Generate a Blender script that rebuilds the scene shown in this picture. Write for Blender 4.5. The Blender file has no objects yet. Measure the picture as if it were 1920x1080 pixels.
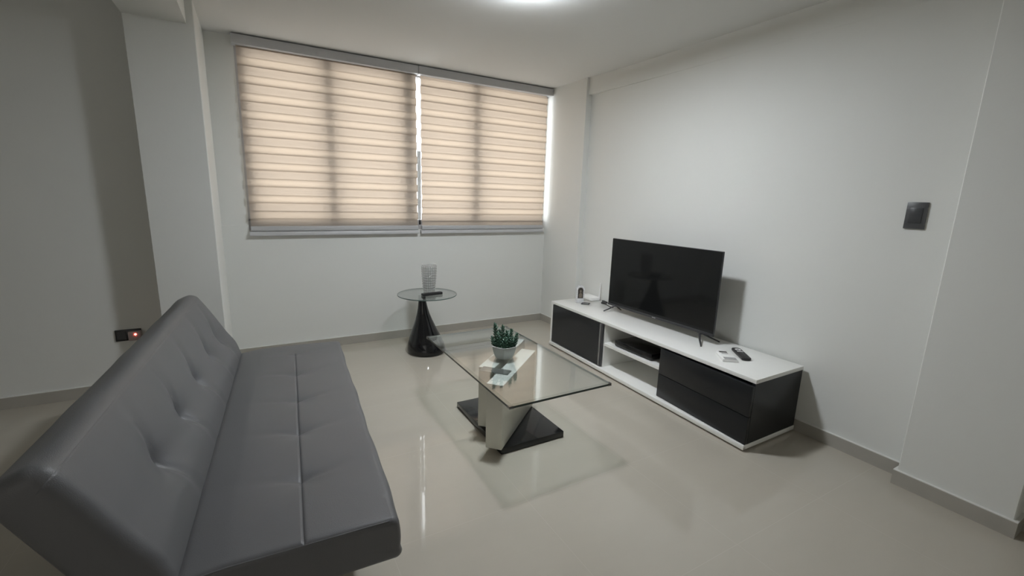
import bpy, bmesh, math, random
from mathutils import Vector, Matrix

random.seed(7)
SC = bpy.context.scene
COL = SC.collection
PI = math.pi

# ---------------------------------------------------------------- helpers
def link(o, parent=None):
    COL.objects.link(o)
    if parent is not None:
        o.parent = parent
    return o

def tag(o, label=None, cat=None, group=None, kind=None):
    if label: o['label'] = label
    if cat: o['category'] = cat
    if group: o['group'] = group
    if kind: o['kind'] = kind
    return o

def thing(name, label, cat, loc=(0, 0, 0), rotz=0.0, group=None):
    o = bpy.data.objects.new(name, None)
    o.empty_display_size = 0.05
    o.location = loc
    o.rotation_euler = (0, 0, rotz)
    link(o)
    return tag(o, label, cat, group)

def obj(name, bm, mat, parent=None, smooth=None, label=None):
    """finish a bmesh as ONE mesh object; smooth = angle in degrees"""
    bmesh.ops.recalc_face_normals(bm, faces=bm.faces[:])
    if smooth is not None:
        ang = math.radians(smooth)
        for f in bm.faces: f.smooth = True
        for e in bm.edges:
            if len(e.link_faces) != 2 or e.calc_face_angle(0) > ang:
                e.smooth = False
    me = bpy.data.meshes.new(name)
    bm.to_mesh(me); bm.free()
    mats = mat if isinstance(mat, (list, tuple)) else [mat]
    for m in mats: me.materials.append(m)
    o = bpy.data.objects.new(name, me)
    link(o, parent)
    if label: o['label'] = label
    return o

def struct(name, bm, mat, parent=None, smooth=None):
    o = obj(name, bm, mat, parent, smooth)
    if parent is None: o['kind'] = 'structure'
    return o

def box(bm, x0, x1, y0, y1, z0, z1, bev=0.0, seg=2, mi=0):
    t = bmesh.new()
    x0, x1 = min(x0, x1), max(x0, x1); y0, y1 = min(y0, y1), max(y0, y1); z0, z1 = min(z0, z1), max(z0, z1)
    bmesh.ops.create_cube(t, size=1.0)
    for v in t.verts:
        v.co = Vector((x0 + (v.co.x + .5) * (x1 - x0), y0 + (v.co.y + .5) * (y1 - y0), z0 + (v.co.z + .5) * (z1 - z0)))
    if bev > 0:
        bmesh.ops.bevel(t, geom=t.edges[:], offset=bev, segments=seg, profile=.5, affect='EDGES')
    return merge(bm, t, mi)

def merge(bm, t, mi=0, M=None):
    mp = {}
    for v in t.verts:
        mp[v] = bm.verts.new((M @ v.co) if M is not None else v.co)
    for f in t.faces:
        try:
            nf = bm.faces.new([mp[v] for v in f.verts]); nf.material_index = mi; nf.smooth = f.smooth
        except ValueError:
            pass
    t.free()
    return bm

def prism(bm, pts, z0, z1, bev=0.0, seg=2, mi=0, M=None):
    """vertical prism over polygon pts [(x,y)]"""
    t = bmesh.new()
    lo = [t.verts.new((x, y, z0)) for x, y in pts]
    hi = [t.verts.new((x, y, z1)) for x, y in pts]
    n = len(pts)
    t.faces.new(lo[::-1]); t.faces.new(hi)
    for i in range(n):
        t.faces.new((lo[i], lo[(i + 1) % n], hi[(i + 1) % n], hi[i]))
    bmesh.ops.recalc_face_normals(t, faces=t.faces[:])
    if bev > 0:
        bmesh.ops.bevel(t, geom=t.edges[:], offset=bev, segments=seg, profile=.5, affect='EDGES')
    return merge(bm, t, mi, M)

def lathe(bm, prof, n=48, c=(0, 0, 0), fn=None, mi=0, caps=True):
    """prof = [(r,z)]; fn(ang, r, z, i) -> Vector offsets allowed"""
    t = bmesh.new()
    rings = []
    for i, (r, z) in enumerate(prof):
        ring = []
        for k in range(n):
            a = 2 * PI * k / n
            p = Vector((r * math.cos(a), r * math.sin(a), z))
            if fn: p = fn(a, r, z, p)
            ring.append(t.verts.new(p + Vector(c)))
        rings.append(ring)
    for i in range(len(rings) - 1):
        for k in range(n):
            t.faces.new((rings[i][k], rings[i][(k + 1) % n], rings[i + 1][(k + 1) % n], rings[i + 1][k]))
    if caps:
        t.faces.new(rings[0][::-1]); t.faces.new(rings[-1])
    return merge(bm, t, mi)

def tube(bm, pts, r, n=10, mi=0, taper=None):
    pts = [Vector(p) for p in pts]
    t = bmesh.new(); rings = []
    up = Vector((0, 0, 1))
    for i, p in enumerate(pts):
        d = (pts[min(i + 1, len(pts) - 1)] - pts[max(i - 1, 0)]).normalized()
        a = d.cross(up)
        if a.length < 1e-4: a = d.cross(Vector((1, 0, 0)))
        a.normalize(); b = d.cross(a).normalized()
        rr = r * (taper(i / (len(pts) - 1)) if taper else 1)
        rings.append([t.verts.new(p + a * rr * math.cos(2 * PI * k / n) + b * rr * math.sin(2 * PI * k / n)) for k in range(n)])
    for i in range(len(rings) - 1):
        for k in range(n):
            t.faces.new((rings[i][k], rings[i][(k + 1) % n], rings[i + 1][(k + 1) % n], rings[i + 1][k]))
    t.faces.new(rings[0][::-1]); t.faces.new(rings[-1])
    return merge(bm, t, mi)

def rrect(w, d, r, n=6):
    """rounded rectangle outline centred on 0"""
    out = []
    for cx, cy, a0 in ((w/2-r, d/2-r, 0), (-w/2+r, d/2-r, 90), (-w/2+r, -d/2+r, 180), (w/2-r, -d/2+r, 270)):
        for k in range(n + 1):
            a = math.radians(a0 + 90 * k / n)
            out.append((cx + r * math.cos(a), cy + r * math.sin(a)))
    return out

# ---------------------------------------------------------------- materials
def newmat(name):
    m = bpy.data.materials.new(name); m.use_nodes = True
    nt = m.node_tree
    return m, nt, nt.nodes['Principled BSDF'], nt.nodes['Material Output']

def setp(b, **kw):
    names = {'base': 'Base Color', 'rough': 'Roughness', 'metal': 'Metallic', 'ior': 'IOR', 'coat': 'Coat Weight',
             'coatr': 'Coat Roughness', 'spec': 'Specular IOR Level', 'emit': 'Emission Color', 'es': 'Emission Strength',
             'trans': 'Transmission Weight', 'sub': 'Subsurface Weight', 'sheen': 'Sheen Weight'}
    for k, v in kw.items():
        if k in ('base', 'emit'): v = (*v, 1)
        b.inputs[names[k]].default_value = v

def simple(name, base, rough=.5, noise=0.0, nscale=20, bump=0.0, bscale=200, **kw):
    m, nt, b, out = newmat(name)
    setp(b, base=base, rough=rough, **kw)
    tc = nt.nodes.new('ShaderNodeTexCoord')
    if noise > 0:
        n = nt.nodes.new('ShaderNodeTexNoise'); n.inputs['Scale'].default_value = nscale; n.inputs['Detail'].default_value = 4
        mx = nt.nodes.new('ShaderNodeMix'); mx.data_type = 'RGBA'
        mx.inputs[6].default_value = tuple(c * (1 - noise) for c in base) + (1,)
        mx.inputs[7].default_value = tuple(min(1, c * (1 + noise)) for c in base) + (1,)
        nt.links.new(tc.outputs['Object'], n.inputs['Vector'])
        nt.links.new(n.outputs['Fac'], mx.inputs[0]); nt.links.new(mx.outputs[2], b.inputs['Base Color'])
    if bump > 0:
        n2 = nt.nodes.new('ShaderNodeTexNoise'); n2.inputs['Scale'].default_value = bscale; n2.inputs['Detail'].default_value = 3
        bp = nt.nodes.new('ShaderNodeBump'); bp.inputs['Strength'].default_value = bump; bp.inputs['Distance'].default_value = .002
        nt.links.new(tc.outputs['Object'], n2.inputs['Vector'])
        nt.links.new(n2.outputs['Fac'], bp.inputs['Height']); nt.links.new(bp.outputs['Normal'], b.inputs['Normal'])
    return m

def clear_glass(name, tint, ior=1.5, rough=0.0, boost=1.0):
    """thin clear glass: transparent body with a fresnel reflection"""
    m = bpy.data.materials.new(name); m.use_nodes = True
    nt = m.node_tree; nt.nodes.clear()
    out = nt.nodes.new('ShaderNodeOutputMaterial')
    tr = nt.nodes.new('ShaderNodeBsdfTransparent'); tr.inputs[0].default_value = (*tint, 1)
    gl = nt.nodes.new('ShaderNodeBsdfGlossy'); gl.inputs['Roughness'].default_value = rough
    lw = nt.nodes.new('ShaderNodeLayerWeight'); lw.inputs['Blend'].default_value = .5
    pw = nt.nodes.new('ShaderNodeMath'); pw.operation = 'POWER'; pw.inputs[1].default_value = 3.0
    f0 = ((ior - 1) / (ior + 1)) ** 2 * boost
    mul = nt.nodes.new('ShaderNodeMapRange'); mul.inputs[3].default_value = f0; mul.inputs[4].default_value = 1.0
    mx = nt.nodes.new('ShaderNodeMixShader')
    nt.links.new(lw.outputs['Facing'], pw.inputs[0]); nt.links.new(pw.outputs[0], mul.inputs[0]); nt.links.new(mul.outputs[0], mx.inputs[0])
    nt.links.new(tr.outputs[0], mx.inputs[1]); nt.links.new(gl.outputs[0], mx.inputs[2])
    nt.links.new(mx.outputs[0], out.inputs[0])
    return m

def emissive(name, col, s):
    m, nt, b, out = newmat(name)
    setp(b, base=(.8, .8, .8), emit=col, es=s)
    return m

M = {}
M['wall'] = simple('wall_paint', (.74, .745, .72), .75, noise=.012, nscale=3, bump=.12, bscale=90, spec=.25)
M['ceil'] = simple('ceiling_paint', (.68, .68, .665), .85, bump=.08, bscale=80, spec=.2)
M['base'] = simple('skirting_tile', (.40, .38, .34), .3, noise=.08, nscale=9)
M['skirting_top'] = simple('pale_skirting_top', (.72, .72, .69), .7)  # paler strip along the top of the skirting
M['leather'] = simple('grey_leatherette', (.124, .125, .131), .42, noise=.05, nscale=6, bump=.25, bscale=420, spec=.45)
M['white_lam'] = simple('white_gloss_laminate', (.88, .88, .855), .16, noise=.01, nscale=8, spec=.5)
M['black_lam'] = simple('black_laminate', (.0125, .0135, .0155), .28, noise=.1, nscale=5, spec=.35)
M['black_gloss'] = simple('black_gloss_lacquer', (.009, .009, .010), .1, spec=.5)
M['black_plas'] = simple('black_plastic', (.014, .014, .015), .38)
M['tv_plas'] = simple('tv_plastic', (.028, .028, .031), .4)
M['screen'] = simple('tv_screen', (.008, .0085, .0085), .07, spec=.3)
M['smoked'] = simple('smoked_glass_door', (.016, .018, .021), .1, noise=.12, nscale=6, spec=.45)
M['alu'] = simple('brushed_aluminium', (.33, .33, .34), .35, metal=.9)
M['alu_dark'] = simple('dark_aluminium', (.10, .10, .11), .35, metal=.7)
M['white_plas'] = simple('white_plastic', (.88, .88, .87), .35)
M['cream'] = simple('cream_lacquer', (.70, .69, .62), .3, noise=.01, nscale=5)
M['lit_cap'] = simple('lit_panel_cap', (.90, .92, .90), .2)  # lamp light on the panel tops, put into the colour
M['chrome'] = simple('chrome', (.75, .75, .76), .12, metal=1)
M['steel_grey'] = simple('grey_metal_plate', (.22, .23, .23), .3, metal=.6)
M['switch'] = simple('grey_switch_plastic', (.075, .077, .08), .35)
M['switch_d'] = simple('dark_grey_switch_plastic', (.055, .057, .06), .3)
M['cassette'] = simple('blind_cassette', (.50, .50, .51), .4)
M['pot'] = simple('white_ceramic', (.50, .51, .49), .5, noise=.06, nscale=30, bump=.1, bscale=60)
M['leaf'] = simple('succulent_leaf', (.085, .175, .125), .42, noise=.25, nscale=60)
M['soil'] = simple('moss', (.03, .06, .035), .9, noise=.3, nscale=80)
M['table_glass'] = clear_glass('table_glass', (.965, .985, .975), 1.5, 0.0, 1.0)
M['rim_shade_glass'] = clear_glass('rim_shadow_tint', (.78, .82, .80), 1.5)  # darker strip added inside the flat slab's rim to deepen its floor shadow
M['lit_edge'] = simple('lit_glass_edge', (.42, .44, .41), .12)  # same glass edge, paler where it catches light: brightness painted in
M['round_glass'] = clear_glass('round_glass', (.95, .975, .965), 1.5)
M['pane'] = clear_glass('window_pane_glass', (.97, .98, .98), 1.45)
def vase_mat():
    m = clear_glass('vase_glass', (.95, .96, .96), 1.55, .04, 2.2)
    nt = m.node_tree; L = nt.links
    out = [n for n in nt.nodes if n.type == 'OUTPUT_MATERIAL'][0]; mx = out.inputs[0].links[0].from_node
    tc = nt.nodes.new('ShaderNodeTexCoord'); sp = nt.nodes.new('ShaderNodeSeparateXYZ'); L.new(tc.outputs['Object'], sp.inputs[0])
    def mt(op, a, b=None):
        n = nt.nodes.new('ShaderNodeMath'); n.operation = op
        for i, v in enumerate((a, b)):
            if v is None: continue
            if isinstance(v, (int, float)): n.inputs[i].default_value = v
            else: L.new(v, n.inputs[i])
        return n.outputs[0]
    ang = mt('ARCTAN2', sp.outputs['Y'], sp.outputs['X'])
    ca = mt('ABSOLUTE', mt('COSINE', mt('MULTIPLY', ang, 10.0))); cz = mt('ABSOLUTE', mt('SINE', mt('MULTIPLY', sp.outputs['Z'], PI / .0220)))
    cell = mt('MULTIPLY', ca, cz)                       # 1 in the middle of a moulded square, 0 in the grooves
    rim = mt('GREATER_THAN', sp.outputs['Z'], .238)
    body = mt('MAXIMUM', mt('SMOOTH_MIN', mt('MULTIPLY', cell, 2.2), 1.0), rim)
    df = nt.nodes.new('ShaderNodeBsdfTranslucent'); df.inputs[0].default_value = (.86, .87, .87, 1)
    d2 = nt.nodes.new('ShaderNodeBsdfDiffuse'); d2.inputs[0].default_value = (.80, .81, .81, 1)
    ad = nt.nodes.new('ShaderNodeMixShader'); ad.inputs[0].default_value = .5; L.new(df.outputs[0], ad.inputs[1]); L.new(d2.outputs[0], ad.inputs[2])
    m2 = nt.nodes.new('ShaderNodeMixShader')
    L.new(mt('MULTIPLY', body, .36), m2.inputs[0]); L.new(mx.outputs[0], m2.inputs[1]); L.new(ad.outputs[0], m2.inputs[2])
    tr = [n for n in nt.nodes if n.type == 'BSDF_TRANSPARENT'][0]
    tm = nt.nodes.new('ShaderNodeMix'); tm.data_type = 'RGBA'; tm.inputs[6].default_value = (.80, .815, .815, 1); tm.inputs[7].default_value = (.97, .97, .97, 1)  # grooves tinted darker, cells paler: relief shading put into the colour
    L.new(body, tm.inputs[0]); L.new(tm.outputs[2], tr.inputs[0])
    L.new(m2.outputs[0], out.inputs[0])
    return m
M['vase'] = vase_mat()
M['crystal'] = simple('crystal', (.74, .74, .76), .12, noise=.2, nscale=160, spec=.9)
M['glass_edge'] = simple('dark_green_glass_edge', (.02, .035, .03), .15)
M['edge_lite'] = simple('green_glass_edge', (.10, .14, .13), .15)
M['clear_plas'] = clear_glass('clear_plastic', (.80, .80, .80), 1.5, .15, 1.6)
M['pinkish'] = simple('charger_plastic', (.40, .33, .32), .3)
M['frame'] = simple('window_aluminium', (.42, .42, .43), .45)
M['photo_dark'] = simple('sepia_print', (.05, .042, .035), .4, noise=.5, nscale=60)
M['photo_face'] = simple('sepia_print_light', (.23, .19, .15), .5, noise=.2, nscale=90)
M['lamp'] = emissive('lamp_diffuser', (.905, .955, 1.0), 308)
M['led'] = emissive('red_led', (1, .10, .07), 30)
M['lamp_body'] = simple('lamp_housing', (.8, .8, .8), .5)

def fabric(nm, c0, c1):
    m = bpy.data.materials.new(nm); m.use_nodes = True
    nt = m.node_tree; nt.nodes.clear()
    out = nt.nodes.new('ShaderNodeOutputMaterial')
    tc = nt.nodes.new('ShaderNodeTexCoord')
    mp = nt.nodes.new('ShaderNodeMapping'); mp.inputs['Scale'].default_value = (6, 1, 260)
    n = nt.nodes.new('ShaderNodeTexNoise'); n.inputs['Scale'].default_value = 1.0; n.inputs['Detail'].default_value = 5
    cr = nt.nodes.new('ShaderNodeMix'); cr.data_type = 'RGBA'
    cr.inputs[6].default_value = (*c0, 1); cr.inputs[7].default_value = (*c1, 1)
    nt.links.new(tc.outputs['Object'], mp.inputs[0]); nt.links.new(mp.outputs[0], n.inputs['Vector']); nt.links.new(n.outputs['Fac'], cr.inputs[0])
    df = nt.nodes.new('ShaderNodeBsdfDiffuse'); tl = nt.nodes.new('ShaderNodeBsdfTranslucent')
    nt.links.new(cr.outputs[2], tl.inputs['Color'])
    df.inputs['Color'].default_value = (.62, .57, .52, 1)
    mx = nt.nodes.new('ShaderNodeMixShader'); mx.inputs[0].default_value = .62
    nt.links.new(df.outputs[0], mx.inputs[1]); nt.links.new(tl.outputs[0], mx.inputs[2])
    nt.links.new(mx.outputs[0], out.inputs[0])
    return m
M['fabric'] = fabric('blind_fabric', (.635, .570, .500), (.655, .588, .518))
M['fabric_back'] = fabric('blind_back_fabric', (.545, .49, .435), (.565, .508, .450))

def floor_mat():
    m, nt, b, out = newmat('polished_porcelain_floor')
    setp(b, rough=.09, spec=.5)
    L = nt.links
    tc = nt.nodes.new('ShaderNodeTexCoord')
    sep = nt.nodes.new('ShaderNodeSeparateXYZ'); L.new(tc.outputs['Object'], sep.inputs[0])
    def math_(op, a, bb=None):
        nd = nt.nodes.new('ShaderNodeMath'); nd.operation = op
        for i, v in enumerate((a, bb)):
            if v is None: continue
            if isinstance(v, (int, float)): nd.inputs[i].default_value = v
            else: L.new(v, nd.inputs[i])
        return nd.outputs[0]
    lines = []; ids = []
    for ax, o0 in (('X', -1.758), ('Y', -1.968)):
        t = math_('DIVIDE', math_('SUBTRACT', sep.outputs[ax], o0 - 6.22), .622)
        fr = math_('FRACT', t); ids.append(math_('FLOOR', t))
        d = math_('MINIMUM', fr, math_('SUBTRACT', 1.0, fr))
        lines.append(math_('LESS_THAN', d, .0016))
    joint = math_('MAXIMUM', lines[0], lines[1])
    n = nt.nodes.new('ShaderNodeTexNoise'); n.inputs['Scale'].default_value = 2.2; n.inputs['Detail'].default_value = 7; n.inputs['Roughness'].default_value = .6
    mp = nt.nodes.new('ShaderNodeMapping'); mp.inputs['Scale'].default_value = (1.0, 2.6, 1); L.new(tc.outputs['Object'], mp.inputs[0]); L.new(mp.outputs[0], n.inputs['Vector'])
    c1 = nt.nodes.new('ShaderNodeMix'); c1.data_type = 'RGBA'
    c1.inputs[6].default_value = (.445, .410, .348, 1); c1.inputs[7].default_value = (.485, .449, .385, 1)
    L.new(n.outputs['Fac'], c1.inputs[0])
    c2 = nt.nodes.new('ShaderNodeMix'); c2.data_type = 'RGBA'
    L.new(joint, c2.inputs[0]); L.new(c1.outputs[2], c2.inputs[6]); c2.inputs[7].default_value = (.51, .475, .415, 1)
    L.new(c2.outputs[2], b.inputs['Base Color'])
    rr = nt.nodes.new('ShaderNodeMapRange'); rr.inputs[3].default_value = .025; rr.inputs[4].default_value = .05
    L.new(n.outputs['Fac'], rr.inputs[0]); L.new(rr.outputs[0], b.inputs['Roughness'])
    return m
M['floor'] = floor_mat()

# ---------------------------------------------------------------- room shell
CEIL = 2.46
X_L, Y_R = -6.4, -6.4           # extents of the open-plan room behind and to the left
b = bmesh.new(); box(b, X_L - .2, .4, Y_R - .2, .3, -.12, 0); struct('floor', b, M['floor'])
b = bmesh.new(); box(b, X_L - .2, .4, Y_R - .2, .3, CEIL, CEIL + .12); struct('ceiling', b, M['ceil'])

b = bmesh.new()
box(b, -3.0, -2.80, 0, .22, 0, 1.08)
box(b, -2.80, .0, 0, .22, 0, 1.035)
box(b, -3.0, -2.80, .020, .22, 1.08, CEIL)
box(b, -2.80, .0, .03, .22, 2.44, CEIL)
struct('wall_back', b, M['wall'])

b = bmesh.new(); box(b, 0, .263, -.605, .22, 0, CEIL); struct('trim_1', b, M['wall'])             # right corner pier
b = bmesh.new(); prism(b, [(.024, -.605), (.046, -.95), (.058, -1.5), (.0615, -2.2), (.0625, -3.33), (.263, -3.33), (.263, -.605)], 2.31, CEIL); struct('trim_2', b, M['wall'])      # beam over the right wall
b = bmesh.new(); box(b, -.036, .263, -3.735, -3.33, 0, CEIL, .004, 1); struct('trim_3', b, M['wall'])  # pilaster
b = bmesh.new(); box(b, .063, .263, -3.33, -.605, 0, 2.31); box(b, .063, .263, Y_R, -3.735, 0, CEIL); struct('wall_right', b, M['wall'])
b = bmesh.new(); box(b, -3.322, -2.982, -.605, .22, 0, CEIL, .004, 1); struct('trim_4', b, M['wall'])  # left column
b = bmesh.new(); box(b, -3.322, -3.022, Y_R, -.605, 2.312, CEIL); struct('trim_5', b, M['wall'])   # beam over the left opening
b = bmesh.new(); box(b, X_L - .2, -3.322, -.41, -.2, 0, CEIL); struct('wall_left', b, M['wall'])
b = bmesh.new(); box(b, X_L - .2, X_L, Y_R - .2, -.41, 0, CEIL); struct('wall_far_left', b, M['wall'])
b = bmesh.new(); box(b, X_L, .263, Y_R - .2, Y_R, 0, CEIL); struct('wall_front', b, M['wall'])

def baseboard(name, segs):
    bm = bmesh.new()
    for x0, x1, y0, y1 in segs:
        box(bm, x0, x1, y0, y1, 0, .0735, 0)
        box(bm, x0, x1, y0, y1, .0735, .0775, 0, mi=1)
    return struct(name, bm, [M['base'], M['skirting_top']])
T = .013
baseboard('baseboard_back', [(-2.982, 0, -T, 0)])
baseboard('baseboard_right', [(-T, 0, -.605 - T, -T), (0, .063 - T, -.605 - T, -.605), (.063 - T, .063, -3.33 + T, -.605),
                              (-.036 - T, .063, -3.33, -3.33 + T), (-.036 - T, -.036, -3.735 - T, -3.33), (-.036, .063, -3.735 - T, -3.735),
                              (.063 - T, .063, Y_R, -3.735 - T)])
baseboard('baseboard_left', [(-2.982, -2.982 + T, -.605, -T), (-3.322, -2.982 + T, -.605 - T, -.605), (X_L, -3.322, -.41 - T, -.41)])

# ---------------------------------------------------------------- window
win = bpy.data.objects.new('window_1', None); win.location = (-1.4, .1, 1.035); link(win); win['kind'] = 'structure'
def wpart(name, bm, mat):
    for v in bm.verts: v.co -= Vector((-1.4, .1, 1.035))
    return obj(name, bm, mat, win)
b = bmesh.new()
box(b, -2.80, 0, .034, .089, 1.035, 1.125); box(b, -2.80, 0, .034, .089, 2.38, 2.44)
box(b, -2.80, -2.735, .034, .089, 1.115, 2.38); box(b, -.030, 0, .055, .095, 1.115, 2.38)
wpart('window_frame', b, M['frame'])
for x0, x1 in ((-2.20, -2.125), (-1.555, -1.450), (-.875, -.80)):
    b = bmesh.new(); box(b, x0, x1, .032, .092, 1.115, 2.38); wpart('mullion', b, M['frame'])
for x0, x1 in ((-2.735, -2.20), (-2.125, -1.555), (-1.450, -.875), (-.80, -.035)):
    b = bmesh.new(); box(b, x0, x1, .060, .065, 1.115, 2.38); wpart('pane', b, M['pane'])

# ---------------------------------------------------------------- zebra blinds
def blind(x0, x1, fx0, fx1, z0, label):
    t = thing('window_blind', label, 'blind', ((x0 + x1) / 2, -.02, .997), 0, 'zebra roller blinds over the window')
    off = Vector(((x0 + x1) / 2, -.02, .997))
    def part(name, bm, mat, parent=t, smooth=None, o=off):
        for v in bm.verts: v.co -= o
        return obj(name, bm, mat, parent, smooth)
    b = bmesh.new(); box(b, x0, x1, -.075, .004, 2.385, 2.452, .006, 2); part('cassette', b, M['cassette'], smooth=40)
    P = .1245
    bf, bb = bmesh.new(), bmesh.new()
    k = -4
    while True:
        z = z0 - P * k
        lo, hi = max(z, 1.07), min(z + .066, 2.392)
        if hi > lo: box(bf, fx0, fx1, -.0305, -.030, lo, hi)
        lo2, hi2 = max(z - .0640, 1.07), min(z + .0100, 2.392)
        if hi2 > lo2: box(bb, fx0, fx1, -.0155, -.015, lo2, hi2)
        k += 1
        if z < 1.0: break
    part('front_fabric', bf, M['fabric']); part('back_fabric', bb, M['fabric_back'])
    b = bmesh.new()
    box(b, fx0 - .003, fx1 + .003, -.036, -.008, 1.035, 1.074, .006, 2)
    part('hem_bar', b, M['cassette'], smooth=40)
    b = bmesh.new()
    prof = [(-.044, 1.000), (-.044, 1.014), (-.038, 1.030), (-.024, 1.0335), (-.010, 1.030), (-.006, 1.014), (-.006, 1.000)]
    tt = bmesh.new()
    A = [tt.verts.new((fx0 - .012, y, z)) for y, z in prof]; B = [tt.verts.new((fx1 + .004, y, z)) for y, z in prof]
    tt.faces.new(A); tt.faces.new(B[::-1])
    for i in range(len(prof)): tt.faces.new((A[i], A[(i + 1) % len(prof)], B[(i + 1) % len(prof)], B[i]))
    merge(b, tt)
    part('bottom_rail', b, M['cassette'], smooth=50)
    return t
bl1 = blind(-2.812, -1.428, -2.785, -1.436, 2.251, 'left beige zebra roller blind, the wider of the two on the window')
bl2 = blind(-1.425, -.006, -1.396, -.046, 2.298, 'right beige zebra roller blind, next to the corner pier')
# bead chain in the gap, lower strands multiplied to block the sky
bc = bmesh.new()
zz = 2.385; off = Vector((-1.425, -.02, .997))
for sx, zt_ in ((-.011, 2.38), (.011, 1.77), (0, 1.74)):
    z = zt_
    while z > 1.13:
        t2 = bmesh.new(); bmesh.ops.create_icosphere(t2, subdivisions=1, radius=.0052)
        merge(bc, t2, 0, Matrix.Translation((-1.4165 + sx + .003 * math.sin(z * 9), -.024, z)))
        z -= .0107
ch = thing('blind_chain', 'white bead chain with a black weight hanging in the gap between the blinds', 'cord', (-1.4165, -.024, 1.07))
for v in bc.verts: v.co -= Vector((-1.4165, -.024, 1.07))
obj('bead_chain', bc, M['white_plas'], ch, 60)
b = bmesh.new(); box(b, -.0165, .0165, .004, .006, .060, .675); obj('sky_blocker', b, M['white_plas'], ch, None, 'white strip added behind the chain to block sky')  # strip added to dim the lower half of the bright gap
b = bmesh.new(); box(b, -.010, .010, -.006, .003, .012, .056, .003, 2); obj('chain_weight', b, M['black_plas'], ch, 40, 'small black weight')

# ---------------------------------------------------------------- ceiling lamp
LX, LY = -1.45, -1.93
lt = thing('ceiling_lamp', 'round flush white ceiling lamp glowing above the coffee table', 'lamp', (LX, LY, CEIL))
b = bmesh.new(); lathe(b, [(.020, -.052), (.020, 0)], 20); lathe(b, [(.045, -.006), (.045, 0)], 24)
obj('stem', b, M['lamp_body'], lt, 40)
b = bmesh.new(); lathe(b, [(.112, -.059), (.118, -.0585), (.118, -.0525), (.112, -.052)], 48, caps=False); obj('rim', b, M['lamp_body'], lt, 40)
b = bmesh.new(); lathe(b, [(.021, -.0525), (.1115, -.0525), (.1115, -.0585), (.021, -.0585)], 48); obj('diffuser', b, M['lamp'], lt, 40)

# ---------------------------------------------------------------- sofa bed
TH = math.radians(3.231)
SL = 1.854
sofa = thing('sofa_bed', 'charcoal grey leatherette tufted sofa bed with reclined backrest', 'sofa', (-2.876, -1.044, 0), 0)
d_ = Vector((-math.sin(TH), -math.cos(TH), 0)); n_ = Vector((math.cos(TH), -math.sin(TH), 0))
def SP(s, a, z): return d_ * s + n_ * a + Vector((0, 0, z))

def cushion(ring_fn, top_fn, L, r, ns, s_breaks=()):
    """loft: ring_fn(inset)->list of (a,z, kind); top_fn(s,a,z,kind)->(a,z)"""
    ss = []
    for k in range(7):                                    # rounded ends
        ang = PI / 2 * k / 6
        ss.append((r * (1 - math.sin(ang)), r * (1 - math.cos(ang)) if False else r - r * math.cos(PI/2 - ang) if False else r * (1 - math.cos(ang))))
    ends = [(r - r * math.sin(PI/2 - PI/2*k/6 ), r - r * math.cos(PI/2 - PI/2*k/6)) for k in range(7)]
    # ends: (distance from end, inset) starting at the end plane
    ends = [(r * (1 - math.cos(PI/2*k/6)), r * (1 - math.sin(PI/2*k/6))) for k in range(7)]
    st = list(ends)
    inner = [r + (L - 2*r) * k / ns for k in range(1, ns)]
    st += [(s, 0.0) for s in inner]
    st += [(L - s, i) for s, i in reversed(ends)]
    t = bmesh.new(); rings = []
    for s, ins in st:
        ring = []
        for (a, z, kind) in ring_fn(ins):
            a2, z2 = top_fn(s, a, z, kind)
            ring.append(t.verts.new(SP(s, a2, z2)))
        rings.append(ring)
    n = len(rings[0])
    for i in range(len(rings) - 1):
        for k in range(n):
            t.faces.new((rings[i][k], rings[i][(k+1) % n], rings[i+1][(k+1) % n], rings[i+1][k]))
    for ring in (rings[0], rings[-1]):
        c = Vector((0, 0, 0))
        for v in ring: c += v.co
        c = t.verts.new(c / n)
        for k in range(n): t.faces.new((ring[k], ring[(k+1) % n], c))
    return t

def rr_ring(a0, a1, z0, z1, rt, rb, ins, top_as, P=None):
    """rounded rect section in (u,v): u along width, v thickness; top side sampled at top_as"""
    A0, A1, Z0, Z1 = a0 + ins, a1 - ins, z0 + ins, z1 - ins
    rt = max(rt - ins * .5, .004); rb = max(rb - ins * .5, .004)
    out = []
    for k in range(7):
        g = PI - (PI/2) * k / 6
        out.append((A0 + rt + rt * math.cos(g), Z1 - rt + rt * math.sin(g), 't'))
    for u in top_as:
        if A0 + rt + .002 < u < A1 - rt - .002: out.append((u, Z1, 't'))
        else: out.append((min(max(u, A0 + rt + .001), A1 - rt - .001), Z1, 't'))
    for k in range(7):
        g = PI/2 - (PI/2) * k / 6
        out.append((A1 - rt + rt * math.cos(g), Z1 - rt + rt * math.sin(g), 't'))
    for k in range(5):
        out.append((A1, Z1 - rt - (Z1 - rt - Z0 - rb) * (k + 1) / 6, 'f'))
    for k in range(5):
        g = -(PI/2) * k / 4
        out.append((A1 - rb + rb * math.cos(g), Z0 + rb + rb * math.sin(g), 'b'))
    for k in range(5):
        g = -PI/2 - (PI/2) * k / 4
        out.append((A0 + rb + rb * math.cos(g), Z0 + rb + rb * math.sin(g), 'b'))
    for k in range(5):
        out.append((A0, Z0 + rb + (Z1 - rt - Z0 - rb) * (k + 1) / 6, 'r'))
    return out

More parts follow.
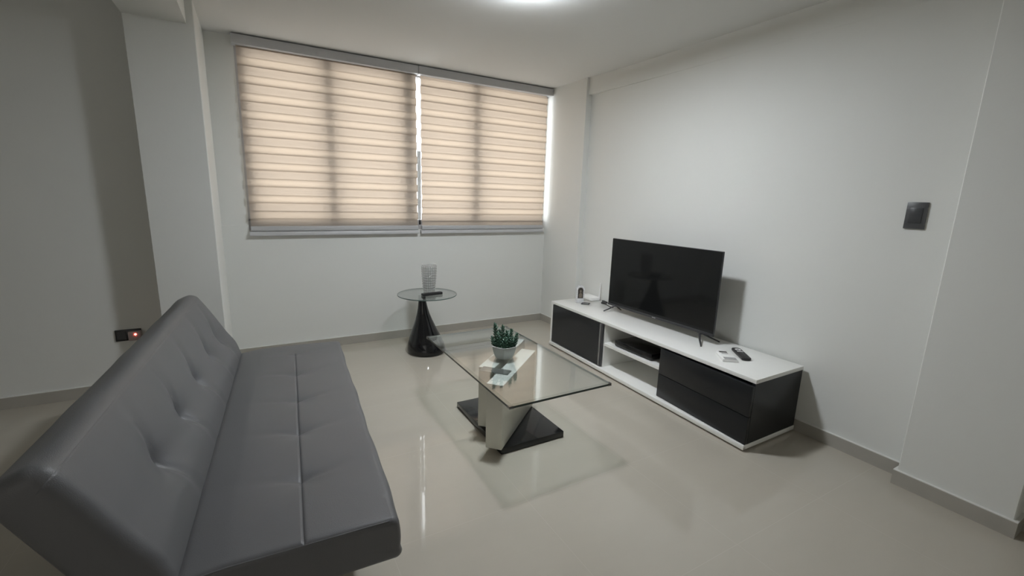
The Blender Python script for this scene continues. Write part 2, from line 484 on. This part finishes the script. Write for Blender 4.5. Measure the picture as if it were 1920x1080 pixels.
SEAM = .288
seat_t = [.20, .531, .873, 1.189, 1.527]
back_t = [.187, .47, .807, 1.146, 1.477]
def pucker(ds, du, depth, wide=.085):
    """dimple pulled in by a stitch plus soft folds to both sides"""
    r = math.hypot(ds * 1.15, du)
    v = depth * math.exp(-r / .042)
    sg = .006 + .16 * abs(du)
    off = ds + .22 * abs(du)
    fold = math.exp(-(off / sg) ** 2) * (abs(du) / .04) * math.exp(-abs(du) / .042) * depth * .55
    return v + fold
W = .559
ZT = .398
tops = sorted(set([.03 + (W - .06) * k / 44 for k in range(45)] + [SEAM - .010, SEAM - .005, SEAM - .002, SEAM, SEAM + .002, SEAM + .005, SEAM + .010]))
def seat_ring(ins): return rr_ring(-.012, W, .254, ZT, .022, .020, ins, tops)
def seat_top(s, a, z, kind):
    if kind == 't' and z > ZT - .05:
        w = min(1, max(0, (z - (ZT - .03)) / .03))
        crown = .004 * math.sin(PI * min(1, max(0, (a + .01) / (W + .01)))) - .012 * max(0, 1 - a / .10)
        sc = 0
        for t0 in seat_t[1:] if s > .35 else seat_t:
            amp = .021 if t0 > .3 else .014
            sc += pucker(s - t0, a - SEAM, amp)
        groove = .0045 * math.exp(-((a - SEAM) / .0032) ** 2) if .19 < s < 1.845 else 0
        endfall = .010 * math.exp(-s / .10)
        z = z + w * (crown - sc - groove - endfall)
    if kind == 'f' or (kind == 't' and a > W - .03):
        k = math.sin(s * 9.0) * .0025 + math.sin(s * 23 + 1) * .0015
        bulge = .008 * math.sin(PI * min(1, max(0, (z - .254) / .144)))
        a = a + k + bulge - .008
    return a, z
t = cushion(seat_ring, seat_top, SL, .020, 190)
b = bmesh.new(); merge(b, t); seat_o = obj('seat_cushion', b, M['leather'], sofa, 70)
# stitched piping along the near top edge
b = bmesh.new()
tube(b, [SP(SL - .006, a, .3935 - .008 * max(0, 1 - a / .1)) for a in [.0 + .52 * k / 30 for k in range(31)]], .0022, 6)
obj('stitching', b, M['leather'], seat_o, 60)

# backrest: local u up the recline (0..1), v towards the sitter
ux, uz = -.19, .378
ul = math.hypot(ux, uz); U2 = (ux / ul, uz / ul); V2 = (uz / ul, -ux / ul)
HB = ul
Tk = .125
btops = sorted(set([.02 + (HB + .10 - .04) * k / 50 - .10 for k in range(51)]))
def back_ring(ins):
    return rr_ring(-.085, HB + .004, -Tk, 0, .034, .03, ins, btops)
def back_top(s, u, v, kind):
    if kind == 't' and v > -.03:
        w = min(1, max(0, (v + .022) / .022))
        sc = 0
        for t0 in back_t: sc += pucker(s - t0, u - HB * .405, .050)
        # diamond pull lines between neighbouring dimples and the edges
        crown = .016 * math.sin(PI * min(1, max(0, (u + .06) / (HB + .06)))) ** .7
        lower = .010 * math.exp(-((u - .07) / .06) ** 2)
        v = v + w * (crown + lower - sc)
    if kind in ('f', 't') and u > HB - .03:
        u = u + .006 * math.sin(PI * min(1, max(0, (v + Tk) / Tk))) + .002 * math.sin(s * 14)
    if s > SL - .2 and kind == 't': u = u - .0
    a = U2[0] * u + V2[0] * v; z = .386 + U2[1] * u + V2[1] * v
    # the foot of the backrest tucks in behind the seat
    return a - .016, z
t = cushion(back_ring, back_top, SL, .034, 190)
b = bmesh.new(); merge(b, t); obj('backrest_cushion', b, M['leather'], sofa, 70)
# under-frame and legs
b = bmesh.new()
for a in (.06, .48):
    tube(b, [SP(.20, a, .238), SP(SL - .36, a, .238)], .014, 10)
for s in (.24, .93, SL - .40):
    tube(b, [SP(s, .06, .238), SP(s, .48, .238)], .012, 10)
obj('under_frame', b, M['black_plas'], sofa, 50)
for s in (.30, SL - .45):
    for a in (.07, .42):
        b = bmesh.new(); tube(b, [SP(s, a, 0), SP(s, a, .12), SP(s, a, .228)], .022, 14, taper=lambda q: .75 + .25 * q)
        obj('leg', b, M['black_plas'], sofa, 50)

# ---------------------------------------------------------------- coffee table
ct = thing('coffee_table', 'rectangular glass coffee table on two cream panels and a black base', 'coffee table', (-1.49, -1.90, 0))
def ctp(name, bm, mat, smooth=None, label=None, parent=ct):
    for v in bm.verts: v.co -= Vector((-1.49, -1.90, 0))
    return obj(name, bm, mat, parent, smooth, label)
b = bmesh.new(); box(b, -1.692, -1.281, -2.214, -1.598, .001, .038, .003, 2); ctp('base_plate', b, M['black_gloss'], 40, 'black gloss base plate')
dA, dB = Vector((-1.701, -2.231)), Vector((-1.257, -1.843))
tv = Vector((-1.763, -2.163)) - dA
def panel(a, e, tt):
    pts = [a, e, e + tt, a + tt]
    bm = bmesh.new(); prism(bm, [(p.x, p.y) for p in pts], .0385, .4025, .003, 2)
    cap = bmesh.new(); prism(cap, [(p.x, p.y) for p in pts], .4027, .4056, .0008, 1)
    pn = ctp('support_panel', bm, M['cream'], 40)
    ctp('lit_top', cap, M['lit_cap'], 40, 'white cap painted as the lamp-lit panel top', pn)
panel(dA, dB, tv)
dC = Vector((-1.640, -2.003)); dD = dC + (dB - dA) * .985
panel(dC, dD, tv * .98)
b = bmesh.new()
mid = (Vector((-1.655, -2.08)))
ax = (dB - dA).normalized(); nx = Vector((-ax.y, ax.x))
cpt = (dA + tv + dC) / 2 + (dB - dA) * .13
pts = [cpt + ax * sx * .035 + nx * sy * .085 for sx, sy in ((-1, -1), (1, -1), (1, 1), (-1, 1))]
prism(b, [(p.x, p.y) for p in pts], .4057, .4077, .0004, 1)  # thin grey plate laid across both panel tops
ctp('cross_plate', b, M['steel_grey'], 40, 'grey plate across the panels')
# glass slab : faces clear, rim dark, far and right sides painted pale as if lit
gx0, gx1, gy0, gy1 = -1.80, -1.19, -2.475, -1.33
b = bmesh.new(); box(b, gx0, gx1, gy0, gy1, .4085, .4195)
tb = bmesh.new()
rw = .022
def ringq(x0, x1, y0, y1, z): return [tb.verts.new(p) for p in ((x0, y0, z), (x1, y0, z), (x1, y1, z), (x0, y1, z))]
o1, i1 = ringq(gx0, gx1, gy0, gy1, .4195), ringq(gx0 + rw, gx1 - rw, gy0 + rw, gy1 - rw, .4195)
o0, i0 = ringq(gx0, gx1, gy0, gy1, .4085), ringq(gx0 + rw, gx1 - rw, gy0 + rw, gy1 - rw, .4085)
tb.faces.new(i1).material_index = 0; tb.faces.new(i0[::-1]).material_index = 0
for k in range(4):
    q = (k + 1) % 4
    tb.faces.new((o1[k], o1[q], i1[q], i1[k])).material_index = 2
    tb.faces.new((o0[q], o0[k], i0[k], i0[q])).material_index = 0
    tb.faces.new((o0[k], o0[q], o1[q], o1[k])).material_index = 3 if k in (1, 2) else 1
mats_ = [f.material_index for f in tb.faces]
b.free(); b = bmesh.new()
mp_ = {v: b.verts.new(v.co) for v in tb.verts}
for f in tb.faces: b.faces.new([mp_[v] for v in f.verts]).material_index = f.material_index
tb.free()
ctp('glass_top', b, [M['table_glass'], M['glass_edge'], M['rim_shade_glass'], M['lit_edge']], None, 'clear glass top with a dark edge')
for cx, cy, sx, sy in ((gx0, gy0, 1, 1), (gx1, gy0, -1, 1), (gx1, gy1, -1, -1), (gx0, gy1, 1, -1)):
    b = bmesh.new()
    o = -.0022
    P = lambda u, v: (cx + sx * u, cy + sy * v)
    prism(b, [P(o, o), P(.022, o), P(.022, 0.0), P(.0, .0), P(.0, .022), P(o, .022)], .4065, .4215)
    prism(b, [P(.0, .0), P(.020, .0), P(.0, .020)], .4200, .4212)
    ctp('corner_guard', b, M['clear_plas'], None, 'clear plastic corner guard')

# potted succulent
px, py = -1.512, -1.892
pp = thing('potted_succulent', 'small green artificial succulent in a white faceted pot on glass table', 'plant', (px, py, .4205))
def facet(n, tw, amp):
    def fn(a, r, z, p):
        k = math.cos(PI / n) / math.cos(((a + tw * z) % (2 * PI / n)) - PI / n)
        q = 1 + (k - 1) * amp
        return Vector((p.x * q, p.y * q, p.z))
    return fn
b = bmesh.new()
prof = [(.0, .0), (.049, .0), (.056, .004), (.069, .030), (.078, .060), (.080, .0765), (.075, .0765), (.070, .060)]
lathe(b, prof[1:], 48, fn=facet(6, 0, .7)); obj('pot', b, M['pot'], pp, 28)
b = bmesh.new(); lathe(b, [(.070, .056), (.066, .062), (.03, .068), (.004, .070)], 24, fn=facet(6, 0, .7)); obj('moss', b, M['soil'], pp, 60)
def leaf(bm, p, dirv, L, w):
    dirv = dirv.normalized(); s = dirv.cross(Vector((0, 0, 1)))
    if s.length < .01: s = Vector((1, 0, 0))
    s.normalize(); u = s.cross(dirv).normalized()
    t2 = bmesh.new(); rings = []
    for q, ww in ((0, .45), (.35, 1.0), (.7, .8)):
        c = p + dirv * L * q + u * (.15 * L * q * q)
        rings.append([t2.verts.new(c + s * w * ww * math.cos(k * PI / 3) + u * w * .45 * ww * math.sin(k * PI / 3)) for k in range(6)])
    tip = t2.verts.new(p + dirv * L + u * .15 * L)
    for i in range(2):
        for k in range(6): t2.faces.new((rings[i][k], rings[i][(k+1) % 6], rings[i+1][(k+1) % 6], rings[i+1][k]))
    for k in range(6): t2.faces.new((rings[2][k], rings[2][(k+1) % 6], tip))
    t2.faces.new(rings[0][::-1])
    merge(bm, t2)
Rr, Ff = Vector((.870, -.492, 0)), Vector((.487, .850, 0))   # across and away, as seen in the photo
stems = [(-.042, .004, .130, -.12), (-.014, .0, .118, .02), (-.030, -.034, .078, -.10), (.008, .020, .082, .05), (.030, .008, .098, .10), (.052, .004, .076, .25), (.034, -.030, .058, .15),
         (.002, -.040, .058, .0), (-.056, -.014, .060, -.28), (.014, .044, .070, .05), (-.022, .042, .08, -.1), (.056, .028, .060, .3), (.018, -.018, .066, .08)]
for i, (u, v, h, lean) in enumerate(stems):
    bm = bmesh.new()
    base = Rr * u + Ff * v + Vector((0, 0, .060))
    ln = (Rr * lean + Vector((0, 0, 1))).normalized()
    tube(bm, [base, base + ln * h * .5, base + ln * h], .003, 6)
    nl = int(h / .0085)
    for k in range(nl):
        q = (k + 1) / nl
        for m_ in range(3):
            a = m_ * PI * 2 / 3 + (k % 2) * PI / 3 + random.uniform(-.2, .2)
            out = Rr * math.cos(a) + Ff * math.sin(a)
            up = .42 + 1.3 * q ** 12
            leaf(bm, base + ln * h * q, out + ln * up, random.uniform(.024, .030) * (1 - .18 * q) * (.9 if h < .1 else 1.0), .0072)
    obj('stem', bm, M['leaf'], pp, 50)

# ---------------------------------------------------------------- round side table
st = thing('side_table', 'round glass side table on a black teardrop pedestal by the back wall', 'side table', (-1.515, -.487, 0))
def pedestal(a, r, z, p):
    q = z / .505
    # the neck leans to the left side of the base
    sh = -.040 * q ** .8
    return p + Rr * sh
b = bmesh.new()
prof = [(.150, .001), (.162, .006), (.166, .022), (.163, .045), (.154, .085), (.138, .130), (.117, .180), (.095, .235), (.073, .290), (.055, .345), (.043, .395), (.035, .440), (.031, .475), (.031, .503)]
lathe(b, prof, 56, fn=pedestal); obj('pedestal', b, M['black_gloss'], st, 40)
b = bmesh.new(); lathe(b, [(.254, .5045), (.2555, .506), (.2555, .5115), (.254, .513)], 72, c=(.02, .037, 0))
for f in b.faces:
    f.normal_update(); f.material_index = 0 if abs(f.normal.z) > .9 else 1
obj('glass_top', b, [M['round_glass'], M['edge_lite']], st, None, 'round clear glass top')

vx, vy = -1.462, -.405
va = thing('glass_vase', 'clear textured glass vase standing on the round side table', 'vase', (vx, vy, .5135))
def dimple(a, r, z, p):
    k = 1 + .10 * abs(math.cos(10 * a)) ** .6 * abs(math.sin(PI * z / .0220)) ** .6 if .016 < z < .236 else 1
    return Vector((p.x * k, p.y * k, p.z))
b = bmesh.new()
prof = [(.050, .0), (.052, .008)]
z = .014
while z < .236:
    q = z / .245; prof.append((.047 + .017 * q ** .8 + .0012 * math.sin(2 * PI * z / .0235), z)); z += .0047
prof += [(.0625, .240), (.064, .246), (.060, .2465), (.058, .240)]
prof += [(.056 - .018 * (1 - zz / .24), zz) for zz in (.20, .14, .08, .03)] + [(.034, .022), (.01, .020)]
lathe(b, prof, 120, fn=dimple); obj('vase_body', b, M['vase'], va, 25)

rm = thing('remote_control', 'black remote lying on the round side table in front of the vase', 'remote', (-1.475, -.515, .5136), math.radians(7))
b = bmesh.new(); prism(b, rrect(.185, .048, .008), 0, .020, .003, 2); obj('body', b, M['black_plas'], rm, 40)
for i in range(3):
    b = bmesh.new(); lathe(b, [(.006, .0202), (.0055, .0212), (.002, .0214)], 14, c=(-.06 + .03 * i, 0, 0)); obj('button', b, M['tv_plas'], rm, 40)

# ---------------------------------------------------------------- TV cabinet
cab = thing('tv_cabinet', 'long low white and black TV cabinet against the right wall', 'cabinet', (-.2, -1.8, 0))
def cp(name, bm, mat, smooth=None, label=None, parent=None):
    for v in bm.verts: v.co -= Vector((-.2, -1.8, 0))
    return obj(name, bm, mat, parent or cab, smooth, label)
def xt(y): return -.406 + (-.444 + .406) * (y + .78) / (-2.803 + .78)     # front of the top
def xb(y): return -.418 + (-.477 + .418) * (y + .78) / (-2.803 + .78)     # front of the bottom
XB = .035
b = bmesh.new(); prism(b, [(xt(-.782), -.782), (xt(-2.800), -2.800), (XB, -2.794), (XB, -.782)], .400, .4235, .0015, 2); cp('top_board', b, M['white_lam'], 40)
b = bmesh.new(); prism(b, [(xb(-.790), -.790), (xb(-2.798), -2.798), (XB, -2.794), (XB, -.790)], .012, .038, .0015, 2); cp('bottom_board', b, M['white_lam'], 40)
b = bmesh.new(); box(b, -.36, .02, -2.70, -.83, .001, .0115); cp('plinth', b, M['black_lam'])
b = bmesh.new(); prism(b, [(xt(-.79) - .004, -.790), (xt(-.81) - .004, -.812), (XB, -.812), (XB, -.790)], .0385, .3995, .001, 1); cp('side_panel', b, M['white_lam'])
b = bmesh.new(); box(b, .023, XB, -2.775, -.8125, .0385, .3995); cp('back_panel', b, M['white_lam'])
b = bmesh.new(); box(b, -.398, .0225, -1.530, -1.514, .0385, .3995, .001, 1); cp('divider', b, M['white_lam'])
b = bmesh.new(); box(b, -.405, .0225, -2.110, -1.5305, .220, .243, .001, 1); cp('shelf', b, M['white_lam'])
b = bmesh.new(); box(b, -.402, .0225, -2.126, -2.1105, .0385, .3995); cp('divider', b, M['black_lam'], None, 'black divider beside the drawers')
b = bmesh.new(); prism(b, [(-.4415, -2.778), (-.4415, -2.796), (XB, -2.790), (XB, -2.776)], .0385, .3995, .001, 1); cp('side_panel', b, M['black_lam'], None, 'black side panel')
# sliding glass door with metal grip strip
b = bmesh.new(); prism(b, [(-.4085, -.815), (-.4215, -1.486), (-.4065, -1.486), (-.3935, -.815)], .045, .396, .001, 1)
door = cp('door', b, M['smoked'], None, 'dark smoked glass door')
b = bmesh.new(); prism(b, [(-.4225, -1.4865), (-.4230, -1.506), (-.4070, -1.506), (-.4065, -1.4865)], .045, .396, .001, 1); cp('grip_strip', b, M['alu'], None, 'aluminium grip strip', door)
b = bmesh.new(); prism(b, [(-.4190, -1.5065), (-.4190, -1.522), (-.4040, -1.522), (-.4040, -1.5065)], .045, .396, .001, 1); cp('edge_strip', b, M['alu_dark'], None, None, door)
# drawers
def dx(y): return -.420 + (-.466 + .420) * (y + 2.112) / (-2.790 + 2.112)
for z0, z1 in ((.040, .203), (.207, .386)):
    b = bmesh.new(); prism(b, [(dx(-2.112), -2.112), (dx(-2.7955), -2.7955), (dx(-2.7955) + .024, -2.7955), (dx(-2.112) + .018, -2.112)], z0, z1, .0015, 2)
    prism(b, [(-.402, -2.135), (-.438, -2.770), (-.05, -2.770), (-.05, -2.135)], z0 + .005, z1 - .015)
    cp('drawer', b, M['black_lam'], 40)
# chipped corner
b = bmesh.new()
for o_ in (.004, .014):
    prism(b, [(-.4755 + o_, -2.7986), (-.4755 + o_ + .003, -2.7986), (-.4755 + o_ + .003, -2.7970), (-.4755 + o_, -2.7970)], .013, .027)
cp('chip_mark', b, M['black_plas'], None, 'dark chips on the near corner')

# set-top box
sb = thing('set_top_box', 'black set-top box on the open shelf of the TV cabinet', 'set-top box', (-.25, -1.81, .2435), math.radians(1))
b = bmesh.new(); box(b, -.13, .12, -.19, .18, .006, .050, .003, 2); obj('case', b, M['black_gloss'], sb, 40)
for x in (-.1, .09):
    for y in (-.16, .15):
        b = bmesh.new(); lathe(b, [(.010, 0), (.010, .0065)], 14, c=(x, y, 0)); obj('foot', b, M['black_plas'], sb, 40)
b = bmesh.new(); box(b, -.1312, -.1302, -.10, .06, .018, .036); obj('front_window', b, M['screen'], sb)

# television
tvr = math.radians(0.4)
tv_ = thing('television', 'black flat screen television standing on the white TV cabinet', 'television', (-.14, -1.775, .4238), 0)
tv_z0, tv_z1 = .052, .626
def tvp(name, bm, mat, smooth=None, label=None, parent=None):
    # a hair of tilt: the far side sits a touch lower
    for v in bm.verts: v.co.z += -.004 * (v.co.y / .52)
    return obj(name, bm, mat, parent or tv_, smooth, label)
b = bmesh.new(); box(b, 0, .016, -.520, .520, tv_z0, tv_z1, .003, 2); box(b, .0155, .055, -.40, .40, tv_z0 + .03, tv_z0 + .30, .012, 2); cab_tv = tvp('casing', b, M['tv_plas'], 40)
b = bmesh.new(); box(b, -.0012, .0004, -.5165, .5165, tv_z0 + .020, tv_z1 - .0035); tvp('screen', b, M['screen'])
b = bmesh.new(); box(b, -.003, .0004, -.519, .519, tv_z0 + .001, tv_z0 + .0195, .001, 1); ch_ = tvp('lower_bezel', b, M['tv_plas'], 40)
b = bmesh.new()
for k in range(6): box(b, -.0034, -.003, -.017 + k * .006, -.0135 + k * .006, tv_z0 + .0065, tv_z0 + .0105)
tvp('maker_mark', b, M['white_plas'], None, 'tiny pale maker mark', ch_)
# V feet
for ya, y1, y2, x1, x2 in ((.435, .485, .452, -.078, .092), (-.415, -.512, -.505, -.102, .100)):
    b = bmesh.new()
    tube(b, [(x1, y1, .004), (x1 * .55, ya + (y1 - ya) * .50, .026), (x1 * .12, ya + (y1 - ya) * .10, .050), (.008, ya, .056)], .0068, 8, taper=lambda q: .7 + .5 * q)
    tube(b, [(x2, y2, .004), (x2 * .6, ya + (y2 - ya) * .55, .026), (x2 * .2, ya + (y2 - ya) * .12, .050), (.008, ya, .056)], .0068, 8, taper=lambda q: .7 + .5 * q)
    box(b, -.004, .018, ya - .02, ya + .02, .048, .060, .003, 1)
    obj('foot', b, M['tv_plas'], tv_, 50)

# crystal photo ornament
TZ = .4238
fa = math.atan2(-.492, .870) + .18
fr = thing('photo_frame', 'small arched crystal photo frame on the far end of the TV cabinet', 'photo frame', (-.200, -.940, TZ), fa)
def arch(w, h, n=14):
    pts = [(-w, 0), (w, 0)]
    zc = h - w
    for k in range(n + 1):
        a = PI * k / n
        pts.append((w * math.cos(a), zc + w * math.sin(a)))
    return pts
def vprism(bm, pts, y0, y1, bev=0, mi=0):
    prism(bm, pts, y0, y1, bev, 1, mi, Matrix(((1, 0, 0, 0), (0, 0, 1, 0), (0, 1, 0, 0), (0, 0, 0, 1))))
b = bmesh.new(); box(b, -.040, .040, -.022, .022, 0, .012, .002, 1); box(b, -.033, .033, -.018, .018, .012, .038, .004, 1); obj('stand', b, M['crystal'], fr)
b = bmesh.new()
outer = []
for k, (x, z) in enumerate(arch(.040, .122)):
    s_ = 1.0 + (.06 if k % 2 else -.04) if k > 1 else 1.0
    outer.append((x * s_, .0385 + z * (s_ if z > .08 else 1)))
vprism(b, outer, -.007, .009, .0015); obj('crystal_arch', b, M['crystal'], fr)
b = bmesh.new()
for k in range(13):
    a = PI * (k / 12); t2 = bmesh.new(); bmesh.ops.create_icosphere(t2, subdivisions=1, radius=.0055)
    merge(b, t2, 0, Matrix.Translation((.0335 * math.cos(a), -.0085, .118 + .033 * math.sin(a))))
for sgn in (-1, 1):
    for k in range(4):
        t2 = bmesh.new(); bmesh.ops.create_icosphere(t2, subdivisions=1, radius=.0052)
        merge(b, t2, 0, Matrix.Translation((sgn * .0335, -.0085, .052 + .0165 * k)))
obj('bead_trim', b, M['white_plas'], fr, None, 'sparkling bead trim')
b = bmesh.new(); vprism(b, [(x, .042 + z) for x, z in arch(.025, .098)], -.0095, -.0080); pic = obj('picture', b, M['photo_dark'], fr, None, 'dark sepia picture')
b = bmesh.new()
vprism(b, [(.009 * math.cos(a_ * PI / 8), .108 + .012 * math.sin(a_ * PI / 8)) for a_ in range(16)], -.0102, -.0096)
vprism(b, [(-.013, .048), (.013, .048), (.016, .075), (.006, .094), (-.006, .094), (-.016, .075)], -.0101, -.0096)
obj('pictured_figure', b, M['photo_face'], pic)

# small dark-edged card in front of the frame
cd = thing('coaster', 'small dark square coaster lying in front of the crystal photo frame', 'coaster', (-.186, -1.008, TZ), math.radians(40))
b = bmesh.new(); box(b, -.036, .036, -.036, .036, 0, .004, .001, 1); obj('board', b, M['steel_grey'], cd)
b = bmesh.new()
for q in range(4):
    t2 = bmesh.new(); box(t2, -.036, .036, -.036, -.026, .0042, .0055)
    merge(b, t2, 0, Matrix.Rotation(q * PI / 2, 4, 'Z'))
obj('rim', b, M['black_plas'], cd)

# router with antenna
ro = thing('wifi_router', 'white router with one upright antenna behind the crystal photo frame', 'router', (-.012, -.85, TZ), math.radians(-4))
b = bmesh.new(); prism(b, rrect(.112, .205, .018), .003, .030, .006, 2); obj('case', b, M['white_plas'], ro, 40)
b = bmesh.new(); tube(b, [(.048, -.088, .028), (.050, -.090, .10), (.052, -.092, .165)], .0075, 10, taper=lambda q: 1 - .25 * q); obj('antenna', b, M['white_plas'], ro, 40)
for fx, fy in ((-.04, .08), (-.04, -.08), (.04, .08), (.04, -.08)):
    b = bmesh.new(); lathe(b, [(.008, .0), (.008, .0035)], 12, c=(fx, fy, 0)); obj('foot', b, M['tv_plas'], ro)

# black adaptor and loose plug lead
ad = thing('power_adaptor', 'small black adaptor with a thin lead between router and television', 'adaptor', (.018, -1.035, TZ), math.radians(78))
b = bmesh.new(); box(b, -.036, .036, -.012, .012, 0, .014, .003, 2); obj('body', b, M['black_plas'], ad, 40)
b = bmesh.new(); tube(b, [(-.036, 0, .007), (-.07, -.006, .004), (-.12, -.02, .004), (-.20, -.025, .004)], .0024, 8); obj('lead', b, M['tv_plas'], ad, 50)
pl = thing('cable_plug', 'black cable plug with its lead running behind the television', 'cable', (-.03, -1.10, TZ))
b = bmesh.new()
t2 = bmesh.new(); prism(t2, rrect(.050, .020, .006), .002, .016, .003, 2); merge(b, t2, 0, Matrix.Translation((.0, .022, .0)) @ Matrix.Rotation(math.radians(-68), 4, 'Z'))
obj('plug', b, M['black_plas'], pl, 40)
b = bmesh.new(); tube(b, [(-.008, -.001, .009), (-.016, -.03, .008), (-.030, -.09, .006), (-.034, -.140, .006)], .0036, 8); obj('lead', b, M['black_plas'], pl, 50)

# white air-conditioner remote
wr = thing('air_conditioner_remote', 'white air conditioner remote with small dark display on the TV cabinet', 'remote', (-.272, -2.492, TZ), math.atan2(-.157, -.124) + PI / 2)
b = bmesh.new()
pts = [(-.043, -.085), (.043, -.085)] + [(.043 * math.cos(PI * k / 12) * (1), .058 + .027 * math.sin(PI * k / 12)) for k in range(13)]
prism(b, pts, 0, .018, .004, 2); body = obj('body', b, M['white_plas'], wr, 40)
b = bmesh.new(); box(b, -.028, .018, .040, .060, .0182, .0190); obj('display', b, M['black_plas'], wr, None, 'small dark display')
b = bmesh.new(); box(b, -.020, .016, .012, .030, .0182, .0196, .001, 1); obj('button', b, M['cassette'], wr, 40)
b = bmesh.new(); box(b, -.034, .036, -.084, -.052, .0182, .0215, .001, 1); cv = obj('flip_cover', b, M['cassette'], wr, 40)
b = bmesh.new(); box(b, -.034, .036, -.071, -.067, .0216, .0222); obj('groove', b, M['steel_grey'], cv)

# black television remote
br = thing('television_remote', 'black remote with white round buttons at the near end of the cabinet', 'remote', (-.146, -2.508, TZ), math.atan2(-.172, -.132) + PI / 2)
b = bmesh.new(); prism(b, rrect(.056, .212, .020), 0, .017, .005, 2); obj('body', b, M['black_plas'], br, 40)
b = bmesh.new()
t2 = bmesh.new(); lathe(t2, [(.0085, .0172), (.0085, .0186), (.018, .0186), (.018, .0172)], 28, caps=False); merge(b, t2, 0, Matrix.Translation((-.001, .058, 0))); obj('ring_button', b, M['white_plas'], br, 40, 'white ring button')
b = bmesh.new(); box(b, -.018, .018, .014, .024, .0172, .0184, .001, 1); obj('bar_button', b, M['white_plas'], br, 40, 'white bar button')
for k in range(3):
    for q in (-1, 0, 1):
        b = bmesh.new(); lathe(b, [(.0048, .0172), (.0044, .0182), (.001, .0183)], 12, c=(q * .015, -.012 - .024 * k, 0)); obj('button', b, M['tv_plas'], br, 40)

# ---------------------------------------------------------------- wall switch and outlet
sw = thing('light_switch', 'dark grey square light switch on the right wall', 'light switch', (.0625, -3.163, 1.328))
b = bmesh.new(); box(b, -.009, 0, -.041, .041, -.064, .064, .002, 2); obj('plate', b, M['switch'], sw, 40)
b = bmesh.new(); box(b, -.012, -.0085, -.025, .025, -.036, .036, .0015, 2); obj('rocker', b, M['switch_d'], sw, 40)

ou = thing('wall_outlet', 'black wall outlet low on the left wall behind the sofa bed', 'outlet', (-3.535, -.4105, .392))
b = bmesh.new(); box(b, -.068, .068, -.008, 0, -.038, .038, .002, 2); obj('plate', b, M['black_plas'], ou, 40)
b = bmesh.new(); box(b, -.060, -.012, -.010, -.0075, -.028, .028, .001, 1); obj('socket', b, M['black_gloss'], ou, 40)
chg = thing('charger', 'translucent plug-in charger with a glowing red light in the wall outlet', 'charger', (-3.502, -.4190, .390))
b = bmesh.new(); box(b, -.029, .037, -.035, 0, -.031, .031, .005, 2); obj('body', b, M['pinkish'], chg, 40)
t2 = bmesh.new(); bmesh.ops.create_icosphere(t2, subdivisions=2, radius=.0058); b = bmesh.new(); merge(b, t2, 0, Matrix.Translation((.010, -.036, .012))); obj('indicator_light', b, M['led'], chg, 60, 'glowing red indicator light')

# ---------------------------------------------------------------- light from outside and an added fill
w = bpy.data.worlds.new('daylight'); SC.world = w; w.use_nodes = True
bg = w.node_tree.nodes['Background']; bg.inputs[0].default_value = (.98, .99, 1.0, 1); bg.inputs[1].default_value = 7.2
pl_ = bpy.data.lights.new('window_portal', 'AREA'); pl_.shape = 'RECTANGLE'; pl_.size = 2.8; pl_.size_y = 1.4; pl_.cycles.is_portal = True
po = bpy.data.objects.new('window_portal', pl_); po.location = (-1.4, .20, 1.74); po.rotation_euler = (-PI / 2, 0, 0); link(po)

al = bpy.data.lights.new('rear_fill', 'AREA'); al.shape = 'RECTANGLE'; al.size = 2.2; al.size_y = 1.9; al.energy = 11; al.color = (1.0, .97, .92)  # unseen fill light added at the rear to lift the dark left side
ao = bpy.data.objects.new('rear_fill', al); ao.location = (-4.7, Y_R + .05, 1.15); ao.rotation_euler = (PI / 2, 0, 0); link(ao)

# ---------------------------------------------------------------- camera
cam = bpy.data.cameras.new('camera'); co = bpy.data.objects.new('camera', cam); link(co)
cam.sensor_fit = 'HORIZONTAL'; cam.sensor_width = 36.0; cam.lens = 834.2777 * 36 / 1920
cam.clip_start = .02; cam.clip_end = 60
R = Vector((.87015165, -.49190743, .02937984)); U = Vector((.07318755, .18796266, .97944557)); F = Vector((.48731887, .85011594, -.19955752))
co.matrix_world = Matrix(((R.x, U.x, -F.x, -2.74022897), (R.y, U.y, -F.y, -4.10506692), (R.z, U.z, -F.z, 1.35743849), (0, 0, 0, 1)))
SC.camera = co

vs = SC.view_settings
vs.view_transform = 'Standard'; vs.look = 'None'; vs.gamma = 1.0; vs.exposure = 0.0; vs.use_curve_mapping = False
SC.cycles.max_bounces = 12; SC.cycles.diffuse_bounces = 6; SC.cycles.transparent_max_bounces = 24; SC.cycles.sample_clamp_indirect = 6.0
SC.cycles.caustics_reflective = False; SC.cycles.caustics_refractive = False
